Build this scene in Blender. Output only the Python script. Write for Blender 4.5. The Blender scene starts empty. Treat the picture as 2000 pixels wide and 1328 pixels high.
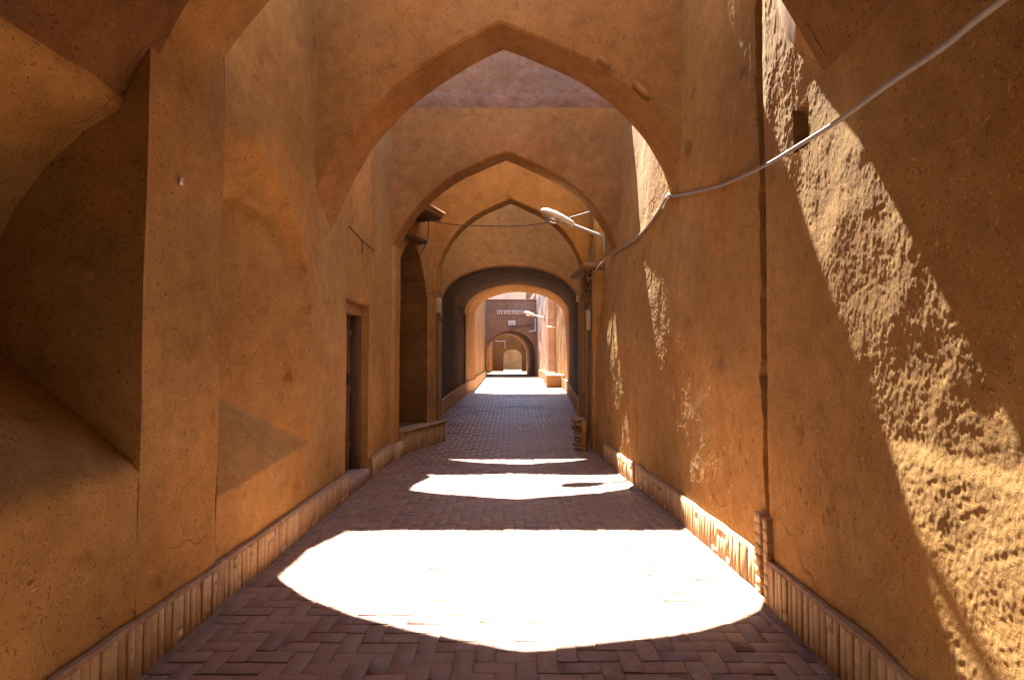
import bpy, math, random
import numpy as np
from mathutils import Vector, Matrix

# ------------------------------------------------------------------ camera, sky, sun, exposure
scene = bpy.context.scene
cam_d = bpy.data.cameras.new('camera')
cam_d.lens = 20.0; cam_d.sensor_width = 36.0; cam_d.clip_start = 0.05; cam_d.clip_end = 500
cam = bpy.data.objects.new('camera', cam_d)
scene.collection.objects.link(cam)
cam.location = (0, 0, 1.5)
cam.rotation_euler = (math.radians(90 + 2.113), 0, 0)
scene.camera = cam

SUN = Vector((0.054, -1.0, -1.72))                  # the way the light travels
world = bpy.data.worlds.new('World'); scene.world = world
world.use_nodes = True
wn = world.node_tree
sky = wn.nodes.new('ShaderNodeTexSky'); sky.sky_type = 'NISHITA'; sky.sun_disc = False
sky.sun_elevation = math.atan2(1.72, math.hypot(1, 0.054)); sky.sun_rotation = math.radians(-2.7)
sky.altitude = 1200; sky.dust_density = 1.5
wn.links.new(sky.outputs[0], wn.nodes['Background'].inputs[0])
wn.nodes['Background'].inputs[1].default_value = 0.075
sd = bpy.data.lights.new('sun', 'SUN'); sd.energy = 5.0; sd.angle = math.radians(0.53); sd.color = (1.0, 0.93, 0.82)
sun = bpy.data.objects.new('sun', sd); scene.collection.objects.link(sun)
sun.rotation_euler = SUN.to_track_quat('-Z', 'Y').to_euler(); sun.location = (0, 30, 40)

scene.view_settings.view_transform = 'Standard'; scene.view_settings.look = 'None'
scene.view_settings.gamma = 1.0; scene.view_settings.use_curve_mapping = False
scene.view_settings.exposure = 3.62
scene.render.engine = 'CYCLES'
scene.cycles.max_bounces = 8; scene.cycles.diffuse_bounces = 5; scene.cycles.sample_clamp_indirect = 12
scene.cycles.use_denoising = True

rnd = random.Random(7)
C = scene.collection

# ------------------------------------------------------------------ numeric noise
def _h(ix, iy, iz, seed):
    with np.errstate(over='ignore'):
        h = (ix.astype(np.int64) * 374761393 + iy.astype(np.int64) * 668265263 + iz.astype(np.int64) * 1440662683 + seed * 974711) & 0xffffffff
        h = ((h ^ (h >> 13)) * 1274126177) & 0xffffffff
        h = ((h ^ (h >> 16)) * 2246822519) & 0xffffffff
        h = h ^ (h >> 15)
    return (h & 0xffffff).astype(np.float64) / 0x7fffff - 1.0
def noise3(x, y, z, seed=0):
    x, y, z = np.broadcast_arrays(np.asarray(x, float), np.asarray(y, float), np.asarray(z, float))
    ix, iy, iz = np.floor(x), np.floor(y), np.floor(z)
    fx, fy, fz = x - ix, y - iy, z - iz
    s = lambda t: t * t * t * (t * (t * 6 - 15) + 10)
    fx, fy, fz = s(fx), s(fy), s(fz)
    out = 0
    for dz in (0, 1):
        wz = fz if dz else 1 - fz
        for dy in (0, 1):
            wy = fy if dy else 1 - fy
            for dx in (0, 1):
                wx = fx if dx else 1 - fx
                out = out + wx * wy * wz * _h(ix + dx, iy + dy, iz + dz, seed)
    return out
def noise2(x, y, seed=0):
    x, y = np.broadcast_arrays(np.asarray(x, float), np.asarray(y, float))
    ix, iy = np.floor(x), np.floor(y); z0 = np.zeros_like(ix)
    fx, fy = x - ix, y - iy
    s = lambda t: t * t * t * (t * (t * 6 - 15) + 10)
    fx, fy = s(fx), s(fy)
    return ((1 - fx) * (1 - fy) * _h(ix, iy, z0, seed) + fx * (1 - fy) * _h(ix + 1, iy, z0, seed)
            + (1 - fx) * fy * _h(ix, iy + 1, z0, seed) + fx * fy * _h(ix + 1, iy + 1, z0, seed))
def sstep(a, b, x):
    t = np.clip((np.asarray(x, float) - a) / (b - a), 0, 1)
    return t * t * (3 - 2 * t)
def smin(a, b, k):
    h = np.clip(0.5 + 0.5 * (b - a) / k, 0, 1)
    return b * (1 - h) + a * h - k * h * (1 - h)

# ------------------------------------------------------------------ materials
def new_mat(name):
    m = bpy.data.materials.new(name); m.use_nodes = True
    nt = m.node_tree; b = nt.nodes['Principled BSDF']
    return m, nt, b
def N(nt, t, **kw):
    n = nt.nodes.new(t)
    for k, v in kw.items(): setattr(n, k, v)
    return n
def ramp(nt, src, stops):
    r = N(nt, 'ShaderNodeValToRGB')
    e = r.color_ramp.elements
    while len(e) < len(stops): e.new(0.5)
    for i, (p, c) in enumerate(stops):
        e[i].position = p; e[i].color = (*c, 1) if len(c) == 3 else c
    nt.links.new(src, r.inputs[0]); return r
def mixc(nt, fac, a, b, mode='MIX'):
    m = N(nt, 'ShaderNodeMix', data_type='RGBA', blend_type=mode)
    for s, v in ((m.inputs[0], fac), (m.inputs[6], a), (m.inputs[7], b)):
        if isinstance(v, (int, float)): s.default_value = v
        elif isinstance(v, tuple): s.default_value = (*v, 1)
        else: nt.links.new(v, s)
    return m.outputs[2]
def noise_n(nt, vec, scale, detail=4, rough=0.6):
    n = N(nt, 'ShaderNodeTexNoise'); n.inputs['Scale'].default_value = scale
    n.inputs['Detail'].default_value = detail; n.inputs['Roughness'].default_value = rough
    nt.links.new(vec, n.inputs['Vector']); return n

def plaster(name, light, mid, dark, bump=0.5, fleck=0.75):
    """straw-and-mud plaster: patchy clay tone, dark and pale straw flecks, grainy relief"""
    m, nt, b = new_mat(name)
    tc = N(nt, 'ShaderNodeTexCoord'); v = tc.outputs['Object']
    n1 = noise_n(nt, v, 0.9, 3, 0.6); n2 = noise_n(nt, v, 7, 4, 0.65)
    base = ramp(nt, n1.outputs[0], [(0.32, dark), (0.5, mid), (0.68, light)]).outputs[0]
    r2 = ramp(nt, n2.outputs[0], [(0.3, (0.80, 0.78, 0.75)), (0.7, (1.1, 1.1, 1.1))]).outputs[0]
    base = mixc(nt, 1.0, base, r2, 'MULTIPLY')
    # wobbling coordinates so that the chopped straw lies every way
    wob = noise_n(nt, v, 9, 2, 0.5)
    add = N(nt, 'ShaderNodeVectorMath', operation='MULTIPLY_ADD')
    nt.links.new(wob.outputs[1], add.inputs[0]); add.inputs[1].default_value = (0.16, 0.16, 0.16); nt.links.new(v, add.inputs[2])
    def flecks(scl, size, keep):
        mp = N(nt, 'ShaderNodeMapping'); mp.inputs['Scale'].default_value = scl
        nt.links.new(add.outputs[0], mp.inputs[0])
        vo = N(nt, 'ShaderNodeTexVoronoi'); vo.inputs['Scale'].default_value = 1.0
        nt.links.new(mp.outputs[0], vo.inputs['Vector'])
        lt = N(nt, 'ShaderNodeMath', operation='LESS_THAN'); lt.inputs[1].default_value = size
        nt.links.new(vo.outputs['Distance'], lt.inputs[0])
        sp = N(nt, 'ShaderNodeSeparateColor'); nt.links.new(vo.outputs['Color'], sp.inputs[0])
        gt = N(nt, 'ShaderNodeMath', operation='GREATER_THAN'); gt.inputs[1].default_value = keep
        nt.links.new(sp.outputs[0], gt.inputs[0])
        mu = N(nt, 'ShaderNodeMath', operation='MULTIPLY'); nt.links.new(lt.outputs[0], mu.inputs[0]); nt.links.new(gt.outputs[0], mu.inputs[1])
        m2 = N(nt, 'ShaderNodeMath', operation='MULTIPLY'); nt.links.new(mu.outputs[0], m2.inputs[0]); m2.inputs[1].default_value = fleck
        return m2.outputs[0]
    f1 = flecks((80, 80, 32), 0.25, 0.45); f2 = flecks((36, 33, 84), 0.23, 0.58); f3 = flecks((60, 90, 40), 0.22, 0.6)
    base = mixc(nt, f1, base, tuple(c * 0.45 for c in dark))
    base = mixc(nt, f2, base, tuple(c * 0.40 for c in dark))
    base = mixc(nt, f3, base, tuple(min(1, c * 1.35) for c in light))
    # scuffed darker pits
    # re-rendered patches with a soft outline, greasy stains, hairline cracks
    pt = noise_n(nt, v, 0.75, 1, 0.5); pr = ramp(nt, pt.outputs[0], [(0.545, (0, 0, 0)), (0.565, (1, 1, 1))]).outputs[0]
    base = mixc(nt, pr, base, mixc(nt, 1.0, base, (1.10, 1.03, 0.92), 'MULTIPLY'))
    sn = noise_n(nt, v, 3.4, 4, 0.7); sr = ramp(nt, sn.outputs[0], [(0.60, (0, 0, 0)), (0.74, (1, 1, 1))]).outputs[0]
    base = mixc(nt, sr, base, mixc(nt, 1.0, base, (0.66, 0.60, 0.54), 'MULTIPLY'))
    cw = N(nt, 'ShaderNodeVectorMath', operation='MULTIPLY_ADD'); nt.links.new(n1.outputs[1], cw.inputs[0]); cw.inputs[1].default_value = (0.9, 0.9, 0.9); nt.links.new(v, cw.inputs[2])
    cv = N(nt, 'ShaderNodeTexVoronoi', feature='DISTANCE_TO_EDGE'); cv.inputs['Scale'].default_value = 0.9; nt.links.new(cw.outputs[0], cv.inputs['Vector'])
    cr = ramp(nt, cv.outputs[0], [(0.0018, (1, 1, 1)), (0.0035, (0, 0, 0))]).outputs[0]
    cm = ramp(nt, pt.outputs[0], [(0.60, (0, 0, 0)), (0.66, (1, 1, 1))]).outputs[0]
    base = mixc(nt, mixc(nt, 1.0, cr, cm, 'MULTIPLY'), base, tuple(c * 0.6 for c in dark))
    nt.links.new(base, b.inputs['Base Color']); b.inputs['Roughness'].default_value = 0.95
    b.inputs['Specular IOR Level'].default_value = 0.15
    g1 = noise_n(nt, v, 120, 4, 0.7)
    bp = N(nt, 'ShaderNodeBump'); bp.inputs['Strength'].default_value = bump; bp.inputs['Distance'].default_value = 0.0045
    nt.links.new(g1.outputs[0], bp.inputs['Height']); nt.links.new(bp.outputs[0], b.inputs['Normal'])
    return m
def brick_mat(name, cols, attr=False, rough=0.85, bump=0.35, spec=0.2, dust=(0.4, 0.27, 0.2)):
    m, nt, b = new_mat(name)
    tc = N(nt, 'ShaderNodeTexCoord'); geo = N(nt, 'ShaderNodeNewGeometry'); v = geo.outputs['Position']
    if attr:
        a = N(nt, 'ShaderNodeAttribute', attribute_name='tone'); src = a.outputs['Fac']
    else:
        a = N(nt, 'ShaderNodeObjectInfo'); src = a.outputs['Random']
    r = ramp(nt, src, [(i / (len(cols) - 1), c) for i, c in enumerate(cols)])
    n1 = noise_n(nt, v, 30, 5, 0.65); n0 = noise_n(nt, v, 2.2, 4, 0.6)
    c = mixc(nt, 1.0, r.outputs[0], ramp(nt, n1.outputs[0], [(0.3, (0.7, 0.68, 0.66)), (0.7, (1.15, 1.15, 1.15))]).outputs[0], 'MULTIPLY')
    c = mixc(nt, ramp(nt, n0.outputs[0], [(0.42, (0, 0, 0)), (0.75, (0.6, 0.6, 0.6))]).outputs[0], c, dust)
    nt.links.new(c, b.inputs['Base Color'])
    b.inputs['Roughness'].default_value = rough; b.inputs['Specular IOR Level'].default_value = spec
    g = noise_n(nt, v, 130, 4, 0.7)
    bp = N(nt, 'ShaderNodeBump'); bp.inputs['Strength'].default_value = bump; bp.inputs['Distance'].default_value = 0.004
    nt.links.new(g.outputs[0], bp.inputs['Height']); nt.links.new(bp.outputs[0], b.inputs['Normal'])
    return m
def plain(name, col, rough=0.7, metal=0.0, var=0.25, scale=18, bump=0.2):
    m, nt, b = new_mat(name)
    tc = N(nt, 'ShaderNodeTexCoord'); v = tc.outputs['Object']
    n = noise_n(nt, v, scale, 4, 0.6)
    c = ramp(nt, n.outputs[0], [(0.3, tuple(x * (1 - var) for x in col)), (0.7, tuple(min(1, x * (1 + var * 0.6)) for x in col))]).outputs[0]
    nt.links.new(c, b.inputs['Base Color']); b.inputs['Roughness'].default_value = rough; b.inputs['Metallic'].default_value = metal
    bp = N(nt, 'ShaderNodeBump'); bp.inputs['Strength'].default_value = bump; bp.inputs['Distance'].default_value = 0.003
    g = noise_n(nt, v, scale * 6, 3, 0.6)
    nt.links.new(g.outputs[0], bp.inputs['Height']); nt.links.new(bp.outputs[0], b.inputs['Normal'])
    return m
def wood_mat(name, light, dark):
    m, nt, b = new_mat(name)
    tc = N(nt, 'ShaderNodeTexCoord'); mp = N(nt, 'ShaderNodeMapping'); mp.inputs['Scale'].default_value = (40, 40, 3)
    nt.links.new(tc.outputs['Object'], mp.inputs[0])
    n = noise_n(nt, mp.outputs[0], 1.0, 6, 0.7)
    c = ramp(nt, n.outputs[0], [(0.3, dark), (0.7, light)]).outputs[0]
    nt.links.new(c, b.inputs['Base Color']); b.inputs['Roughness'].default_value = 0.75
    bp = N(nt, 'ShaderNodeBump'); bp.inputs['Strength'].default_value = 0.6; bp.inputs['Distance'].default_value = 0.004
    nt.links.new(n.outputs[0], bp.inputs['Height']); nt.links.new(bp.outputs[0], b.inputs['Normal'])
    return m

M = {}
M['mud'] = plaster('mud_plaster', (0.385, 0.236, 0.090), (0.335, 0.200, 0.073), (0.275, 0.158, 0.055))
M['mud_shade'] = plaster('shade_tone_plaster', (0.20, 0.112, 0.046), (0.165, 0.090, 0.036), (0.125, 0.067, 0.027))  # darker copy of the mud plaster, shade put into its colour
M['mud_light'] = plaster('lighter_mud_plaster', (0.52, 0.30, 0.110), (0.47, 0.262, 0.090), (0.41, 0.22, 0.072), fleck=0.4)  # lighter plaster tone, used on the tunnel facade
M['mud_deep'] = plaster('very_dark_plaster', (0.12, 0.072, 0.034), (0.08, 0.046, 0.021), (0.05, 0.028, 0.013), fleck=0.4)
M['mud_red'] = plaster('red_mud_plaster', (0.31, 0.175, 0.073), (0.27, 0.149, 0.060), (0.225, 0.120, 0.047))
M['mud_old'] = plaster('weathered_mud_plaster', (0.28, 0.16, 0.105), (0.235, 0.132, 0.087), (0.19, 0.105, 0.068), bump=0.9, fleck=0.9)
M['mud_far'] = plaster('far_mud_plaster', (0.40, 0.245, 0.110), (0.345, 0.205, 0.088), (0.29, 0.17, 0.070))
M['mud_brown'] = plaster('brown_mud_plaster', (0.33, 0.205, 0.145), (0.29, 0.178, 0.125), (0.25, 0.152, 0.106), fleck=0.3)
M['pale'] = plaster('pale_plaster', (0.66, 0.48, 0.36), (0.60, 0.42, 0.31), (0.52, 0.36, 0.26), fleck=0.3)
M['buff'] = brick_mat('buff_brick', [(0.45, 0.31, 0.16), (0.52, 0.37, 0.20), (0.39, 0.26, 0.13), (0.55, 0.40, 0.23)], dust=(0.46, 0.28, 0.13))
PAVE = [(0.225, 0.118, 0.083), (0.255, 0.142, 0.100), (0.20, 0.110, 0.083), (0.275, 0.155, 0.103), (0.235, 0.130, 0.098), (0.185, 0.105, 0.087)]
M['paver'] = brick_mat('paving_brick', PAVE, rough=0.55, spec=0.4, dust=(0.29, 0.175, 0.125))
M['paver_far'] = brick_mat('paving_brick_field', PAVE, attr=True, rough=0.5, spec=0.45, dust=(0.28, 0.17, 0.125))
M['frieze'] = plain('pale_frieze_brick', (0.72, 0.58, 0.46), 0.85, var=0.1)
M['mortar'] = plain('mortar', (0.34, 0.21, 0.12), 0.95, var=0.35)
M['dirt'] = plain('dusty_joint_sand', (0.20, 0.128, 0.09), 0.95, var=0.4, scale=9)
M['wood'] = wood_mat('old_wood', (0.12, 0.06, 0.03), (0.04, 0.02, 0.011))
M['wood_red'] = wood_mat('red_brown_wood', (0.13, 0.055, 0.03), (0.05, 0.022, 0.013))
M['wood_pale'] = wood_mat('dusty_wood', (0.34, 0.20, 0.10), (0.16, 0.085, 0.04))
M['iron'] = plain('dark_iron', (0.06, 0.045, 0.04), 0.5, 0.6)
M['steel'] = plain('grey_galvanised_steel', (0.42, 0.42, 0.42), 0.45, 0.8, var=0.15)
M['conduit'] = plain('grey_conduit', (0.17, 0.15, 0.14), 0.6, 0.0)
M['cream'] = plain('cream_lamp_housing', (0.72, 0.66, 0.52), 0.4, var=0.1)
M['white'] = plain('white_paint', (0.80, 0.79, 0.77), 0.5, var=0.06)
M['wire'] = plain('dark_wire', (0.06, 0.045, 0.04), 0.6)
M['cable'] = plain('grey_cable', (0.27, 0.25, 0.235), 0.45, var=0.15)
M['boxgrey'] = plain('grey_plastic_box', (0.38, 0.34, 0.29), 0.6, var=0.12)
M['stone'] = plain('dusty_stone', (0.33, 0.22, 0.16), 0.9, var=0.35, scale=12, bump=0.6)
M['glass'], _nt, _b = new_mat('lamp_glass'); _b.inputs['Base Color'].default_value = (0.75, 0.75, 0.72, 1); _b.inputs['Roughness'].default_value = 0.08; _b.inputs['Transmission Weight'].default_value = 0.7

# ------------------------------------------------------------------ object helpers
def thing(name, label, cat, base=(0, 0, 0), group=None, rz=0.0):
    o = bpy.data.objects.new(name, None); C.objects.link(o)
    o.location = base; o.rotation_euler = (0, 0, rz); o.empty_display_size = 0.2
    o['label'] = label; o['category'] = cat; o['kind'] = 'thing'
    if group: o['group'] = group
    return o
def tag(o, label, cat, group=None):
    o['label'] = label; o['category'] = cat; o['kind'] = 'thing'
    if group: o['group'] = group
    return o
def link(name, me, mat, parent=None, local=False):
    if mat is not None:
        me.materials.clear(); me.materials.append(mat)
    o = bpy.data.objects.new(name, me); C.objects.link(o)
    if parent is not None:
        o.parent = parent
        if not local: o.location = -parent.location if parent.parent is None else (0, 0, 0)
    return o
def mesh_np(name, V, quads, ngons=(), smooth=True, angle=40):
    """mesh from an (n,3) array, an (m,4) quad array and a few polygons"""
    V = np.asarray(V, dtype=np.float32); quads = np.asarray(quads, dtype=np.int32).reshape(-1, 4)
    loops = [quads.ravel()]; starts = [np.arange(len(quads)) * 4]; tot = len(quads) * 4
    for g in ngons:
        loops.append(np.asarray(g, dtype=np.int32)); starts.append(np.array([tot])); tot += len(g)
    loops = np.concatenate(loops); starts = np.concatenate(starts).astype(np.int32)
    me = bpy.data.meshes.new(name)
    me.vertices.add(len(V)); me.vertices.foreach_set('co', V.ravel())
    me.loops.add(len(loops)); me.loops.foreach_set('vertex_index', loops.astype(np.int32))
    me.polygons.add(len(starts)); me.polygons.foreach_set('loop_start', starts)
    me.update(calc_edges=True); me.validate()
    if smooth:
        me.polygons.foreach_set('use_smooth', np.ones(len(me.polygons), dtype=bool))
        me.set_sharp_from_angle(angle=math.radians(angle))
    return me
def sheet(name, P, back, mat, parent=None, angle=42):
    """closed slab: P is an (n,m,3) front surface, back(boundary points) gives the rear outline"""
    n, m, _ = P.shape
    idx = np.arange(n * m).reshape(n, m)
    q = np.stack([idx[:-1, :-1], idx[1:, :-1], idx[1:, 1:], idx[:-1, 1:]], -1).reshape(-1, 4)
    loop = np.concatenate([idx[:, 0], idx[-1, 1:], idx[-2::-1, -1], idx[0, -2:0:-1]])
    V = P.reshape(-1, 3); B = back(V[loop].copy())
    bi = np.arange(len(loop)) + n * m
    nx = np.roll(loop, -1); bn = np.roll(bi, -1)
    side = np.stack([loop, bi, bn, nx], -1)
    me = mesh_np(name, np.concatenate([V, B]), np.concatenate([q, side]), [bi[::-1]], angle=angle)
    return link(name, me, mat, parent)
def rings(name, R, mat, parent=None, wob=0.006, wf=1.6, seed=0, angle=40, closed_ends=True):
    """tube skinned through rings of equal length, ends capped"""
    n, k, _ = R.shape
    V = R.reshape(-1, 3).copy()
    if wob:
        d = np.stack([noise3(V[:, 0] * wf, V[:, 1] * wf, V[:, 2] * wf, seed + s) + 0.35 * noise3(V[:, 0] * wf * 4, V[:, 1] * wf * 4, V[:, 2] * wf * 4, seed + 9 + s) for s in range(3)], -1)
        V += d * wob
    idx = np.arange(n * k).reshape(n, k); ir = np.roll(idx, -1, axis=1)
    q = np.stack([idx[:-1], ir[:-1], ir[1:], idx[1:]], -1).reshape(-1, 4)
    ng = [idx[0][::-1], idx[-1]] if closed_ends else []
    return link(name, mesh_np(name, V, q, ng, angle=angle), mat, parent)
def box_mesh(name, sx, sy, sz, bev=0.0, seed=None, jit=0.0):
    """box centred in x,y standing on z=0, edges chamfered on top and sides"""
    b = min(bev, sx * .3, sy * .3, sz * .3)
    L = []
    for z, e in ((0, b), (b, 0), (sz - b, 0), (sz, b)) if b else ((0, 0), (sz, 0)):
        x, y = sx / 2 - e, sy / 2 - e
        if b: L.append([(-x, -y + (b if not e else 0), z), (-x + (b if not e else 0), -y, z), (x - (b if not e else 0), -y, z), (x, -y + (b if not e else 0), z),
                        (x, y - (b if not e else 0), z), (x - (b if not e else 0), y, z), (-x + (b if not e else 0), y, z), (-x, y - (b if not e else 0), z)])
        else: L.append([(-x, -y, z), (x, -y, z), (x, y, z), (-x, y, z)])
    R = np.array(L, float)
    if jit:
        r = np.random.RandomState(seed or 1); R += r.uniform(-jit, jit, R.shape)
    n, k, _ = R.shape
    idx = np.arange(n * k).reshape(n, k); ir = np.roll(idx, -1, axis=1)
    q = np.stack([idx[:-1], ir[:-1], ir[1:], idx[1:]], -1).reshape(-1, 4)
    return mesh_np(name, R.reshape(-1, 3), q, [idx[0][::-1], idx[-1]], smooth=False)
def box(name, x0, x1, y0, y1, z0, z1, mat, parent=None, bev=0.01, jit=0.0, seed=1):
    me = box_mesh(name, x1 - x0, y1 - y0, z1 - z0, bev, seed, jit)
    me.transform(Matrix.Translation(((x0 + x1) / 2, (y0 + y1) / 2, z0)))
    return link(name, me, mat, parent)
def block(name, x0, x1, y0, y1, z0, z1, mat, parent=None, wob=0.012, step=0.25, seed=3):
    """plastered block: a box with subdivided, slightly uneven sides and softened corners"""
    def line(a, b):
        k = max(2, int(abs(b - a) / step) + 1); return np.linspace(a, b, k)[:-1]
    e = min(0.03, (x1 - x0) * .2, (y1 - y0) * .2)
    out = []
    for (xa, ya, xb, yb) in ((x0 + e, y0, x1 - e, y0), (x1 - e, y0, x1, y0 + e), (x1, y0 + e, x1, y1 - e), (x1, y1 - e, x1 - e, y1), (x1 - e, y1, x0 + e, y1), (x0 + e, y1, x0, y1 - e), (x0, y1 - e, x0, y0 + e), (x0, y0 + e, x0 + e, y0)):
        k = max(1, int(math.hypot(xb - xa, yb - ya) / step))
        for t in np.arange(k) / k: out.append((xa + (xb - xa) * t, ya + (yb - ya) * t))
    out = np.array(out); zs = list(np.linspace(z0, z1 - 0.03, max(3, int((z1 - z0) / step))))
    R = [np.column_stack([out, np.full(len(out), z)]) for z in zs]
    c = np.array([(x0 + x1) / 2, (y0 + y1) / 2]); sc = np.array([1 - .03 * 2 / (x1 - x0), 1 - .03 * 2 / (y1 - y0)])
    R.append(np.column_stack([c + (out - c) * np.clip(sc, .5, 1), np.full(len(out), z1)]))
    return rings(name, np.array(R), mat, parent, wob, 1.5, seed)
def tube(name, pts, r, mat, parent=None, sides=8, cap=True, taper=None):
    P = [Vector(p) for p in pts]; R = []
    for i, p in enumerate(P):
        t = (P[min(i + 1, len(P) - 1)] - P[max(i - 1, 0)]).normalized()
        a = t.cross(Vector((0, 0, 1)) if abs(t.z) < 0.95 else Vector((1, 0, 0))).normalized(); b = t.cross(a).normalized()
        rr = r if taper is None else r * taper[i]
        R.append([p + (a * math.cos(u) + b * math.sin(u)) * rr for u in [2 * math.pi * k / sides for k in range(sides)]])
    return rings(name, np.array(R, float), mat, parent, wob=0, angle=60)
def smooth_path(pts, sub=6):
    P = [Vector(p) for p in pts]; out = []
    for i in range(len(P) - 1):
        p0, p1, p2, p3 = P[max(i - 1, 0)], P[i], P[i + 1], P[min(i + 2, len(P) - 1)]
        for k in range(sub):
            t = k / sub
            out.append(0.5 * ((2 * p1) + (p2 - p0) * t + (2 * p0 - 5 * p1 + 4 * p2 - p3) * t * t + (3 * p1 - p0 - 3 * p2 + p3) * t ** 3))
    out.append(P[-1]); return out
def copy_piece(src, loc, rot=(0, 0, 0), parent=None, scale=None):
    c = src.copy(); C.objects.link(c); c.parent = parent; c.location = loc; c.rotation_euler = rot
    if scale: c.scale = scale
    return c

# ------------------------------------------------------------------ the place: plan and levels
def zg(y):                                          # level of the alley floor
    return np.interp(y, [-50, 11, 14.4, 18.6, 26, 400], [0, 0, 0.13, 0.42, 0.55, 0.55])
def zgf(y): return float(zg(y))
def xr(y):                                          # right wall face at its foot
    return np.interp(y, [-9, 0.5, 3.5, 3.75, 5.2, 7.25, 8.6, 9.6], [1.50, 1.528, 1.592, 1.625, 1.58, 1.48, 1.415, 1.39])
XL = -1.83                                          # left wall face
AU = np.array([0, .10, .185, .30, .40, .55, .69, .78, .85, .91, .96, 1.0])
AZ = np.array([1, .955, .905, .838, .775, .655, .508, .395, .285, .18, .085, 0])
AZ2 = np.array([1, .96, .92, .872, .825, .735, .615, .515, .415, .305, .19, 0])
def arch_half(n=26, full=0.0):
    """pointed profile, u from 1 (springing) to 0 (apex): arrays u, z in 0..1"""
    t = np.linspace(0, 1, n)
    az = AZ * (1 - full) + AZ2 * full
    s = np.concatenate([[0], np.cumsum(np.hypot(np.diff(AU[::-1]), np.diff(az[::-1])))]); s /= s[-1]
    u = np.interp(t, s, AU[::-1]); z = np.interp(t, s, az[::-1])
    k = np.array([1, 2, 1]) / 4.0                      # soften the polyline, keep the ends
    for _ in range(2):
        u[1:-1] = np.convolve(u, k, 'valid'); z[1:-1] = np.convolve(z, k, 'valid')
    return u, z
def pointed(x0, x1, zl, zr, za, foot=None, n=26, lead=10, fl=0.0, fr=0.0):
    """(x,z) points of an opening from left foot over the apex to the right foot"""
    c = (x0 + x1) / 2; u, z = arch_half(n, fl)
    L = np.column_stack([c - u * (c - x0), zl + z * (za - zl)])
    u, z = arch_half(n, fr)
    R = np.column_stack([c + u * (x1 - c), zr + z * (za - zr)])[::-1]
    pts = np.concatenate([L, R[1:]])
    if foot is not None:
        zz = np.linspace(0, 1, lead)[:-1]
        a = np.column_stack([np.full(lead - 1, x0), foot + (zl - foot) * zz]); b = np.column_stack([np.full(lead - 1, x1), zr + (foot - zr) * (1 - zz[::-1])])
        pts = np.concatenate([a, pts, b])
    return pts
def segmental(x0, x1, zl, zr, za, foot, n=40, lead=10, p=2.2):
    t = np.linspace(math.pi, 0, n); c = (x0 + x1) / 2
    xs = c + np.cos(t) * (x1 - x0) / 2; zb = zl + (zr - zl) * (xs - x0) / (x1 - x0)
    pts = np.column_stack([xs, zb + (za - zb) * np.abs(np.sin(t)) ** (2 / p)])
    zz = np.linspace(0, 1, lead)[:-1]
    a = np.column_stack([np.full(lead - 1, x0), foot + (zl - foot) * zz]); b = np.column_stack([np.full(lead - 1, x1), zr + (foot - zr) * (1 - zz[::-1])])
    return np.concatenate([a, pts, b])
def arch_solid(name, pf, pb, y0, y1, xa, xb, ztop, mat, parent=None, foot=None, nz=22, ny=8, wob=0.008, seed=0, ch=0.022, sof=1.0, skew=0.0):
    """wall from xa to xb with an opening; pf / pb are the opening's outline on the near / far face"""
    def outline(p):
        fz = foot if foot is not None else p[0, 1]
        fr = foot if foot is not None else p[-1, 1]
        return np.concatenate([[[xa, fz]], p, [[xb, fr]]])
    F, B = outline(pf), outline(pb); R = []
    for i in range(len(F)):
        (xf, zf), (xk, zk) = F[i], B[i]
        up = np.linspace(0, 1, nz)
        ring = []
        zf0 = min(zf + ch, ztop - .02); zk0 = min(zk + ch, ztop - .02)
        for t in up: ring.append((xf, y0, zf0 + (ztop - zf0) * t))
        for t in up[::-1]: ring.append((xk, y1, zk0 + (ztop - zk0) * t))
        e = ch / (y1 - y0)
        for t in np.linspace(1 - e, e, ny): ring.append((xf + (xk - xf) * (t ** sof if xf > .5 else t), y0 + (y1 - y0) * t, zf + (zk - zf) * t))
        R.append(ring)
    R = np.array(R); R[:, :, 1] += skew * (1.6 - R[:, :, 0]) / 3.4
    return rings(name, R, mat, parent, wob, 1.7, seed)

# ------------------------------------------------------------------ floor of the alley
gy = np.concatenate([np.linspace(-60, 1, 8), np.arange(1.5, 22.5, .12), np.linspace(23, 200, 30)])
gx = np.concatenate([[-80, -20, -4], np.arange(-2.4, 2.45, .12), [4, 20, 80.]])
def settle(X, Y): return 0.010 * noise2(X * 1.3, Y * 1.3, 4) + 0.004 * noise2(X * 4, Y * 4, 8)
GX, GY = np.meshgrid(gx, gy, indexing='ij')
G = np.stack([GX, GY, zg(GY) + settle(GX, GY) - .0012 + .0022 * noise2(GX * 7, GY * 7, 6)], -1)
idx = np.arange(len(gx) * len(gy)).reshape(len(gx), len(gy))
q = np.stack([idx[:-1, :-1], idx[1:, :-1], idx[1:, 1:], idx[:-1, 1:]], -1).reshape(-1, 4)
floor = link('ground', mesh_np('ground', G.reshape(-1, 3), q), M['dirt'])
floor['kind'] = 'structure'; floor['label'] = 'brick paved floor of the alley striped by sun and shadow'

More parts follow.
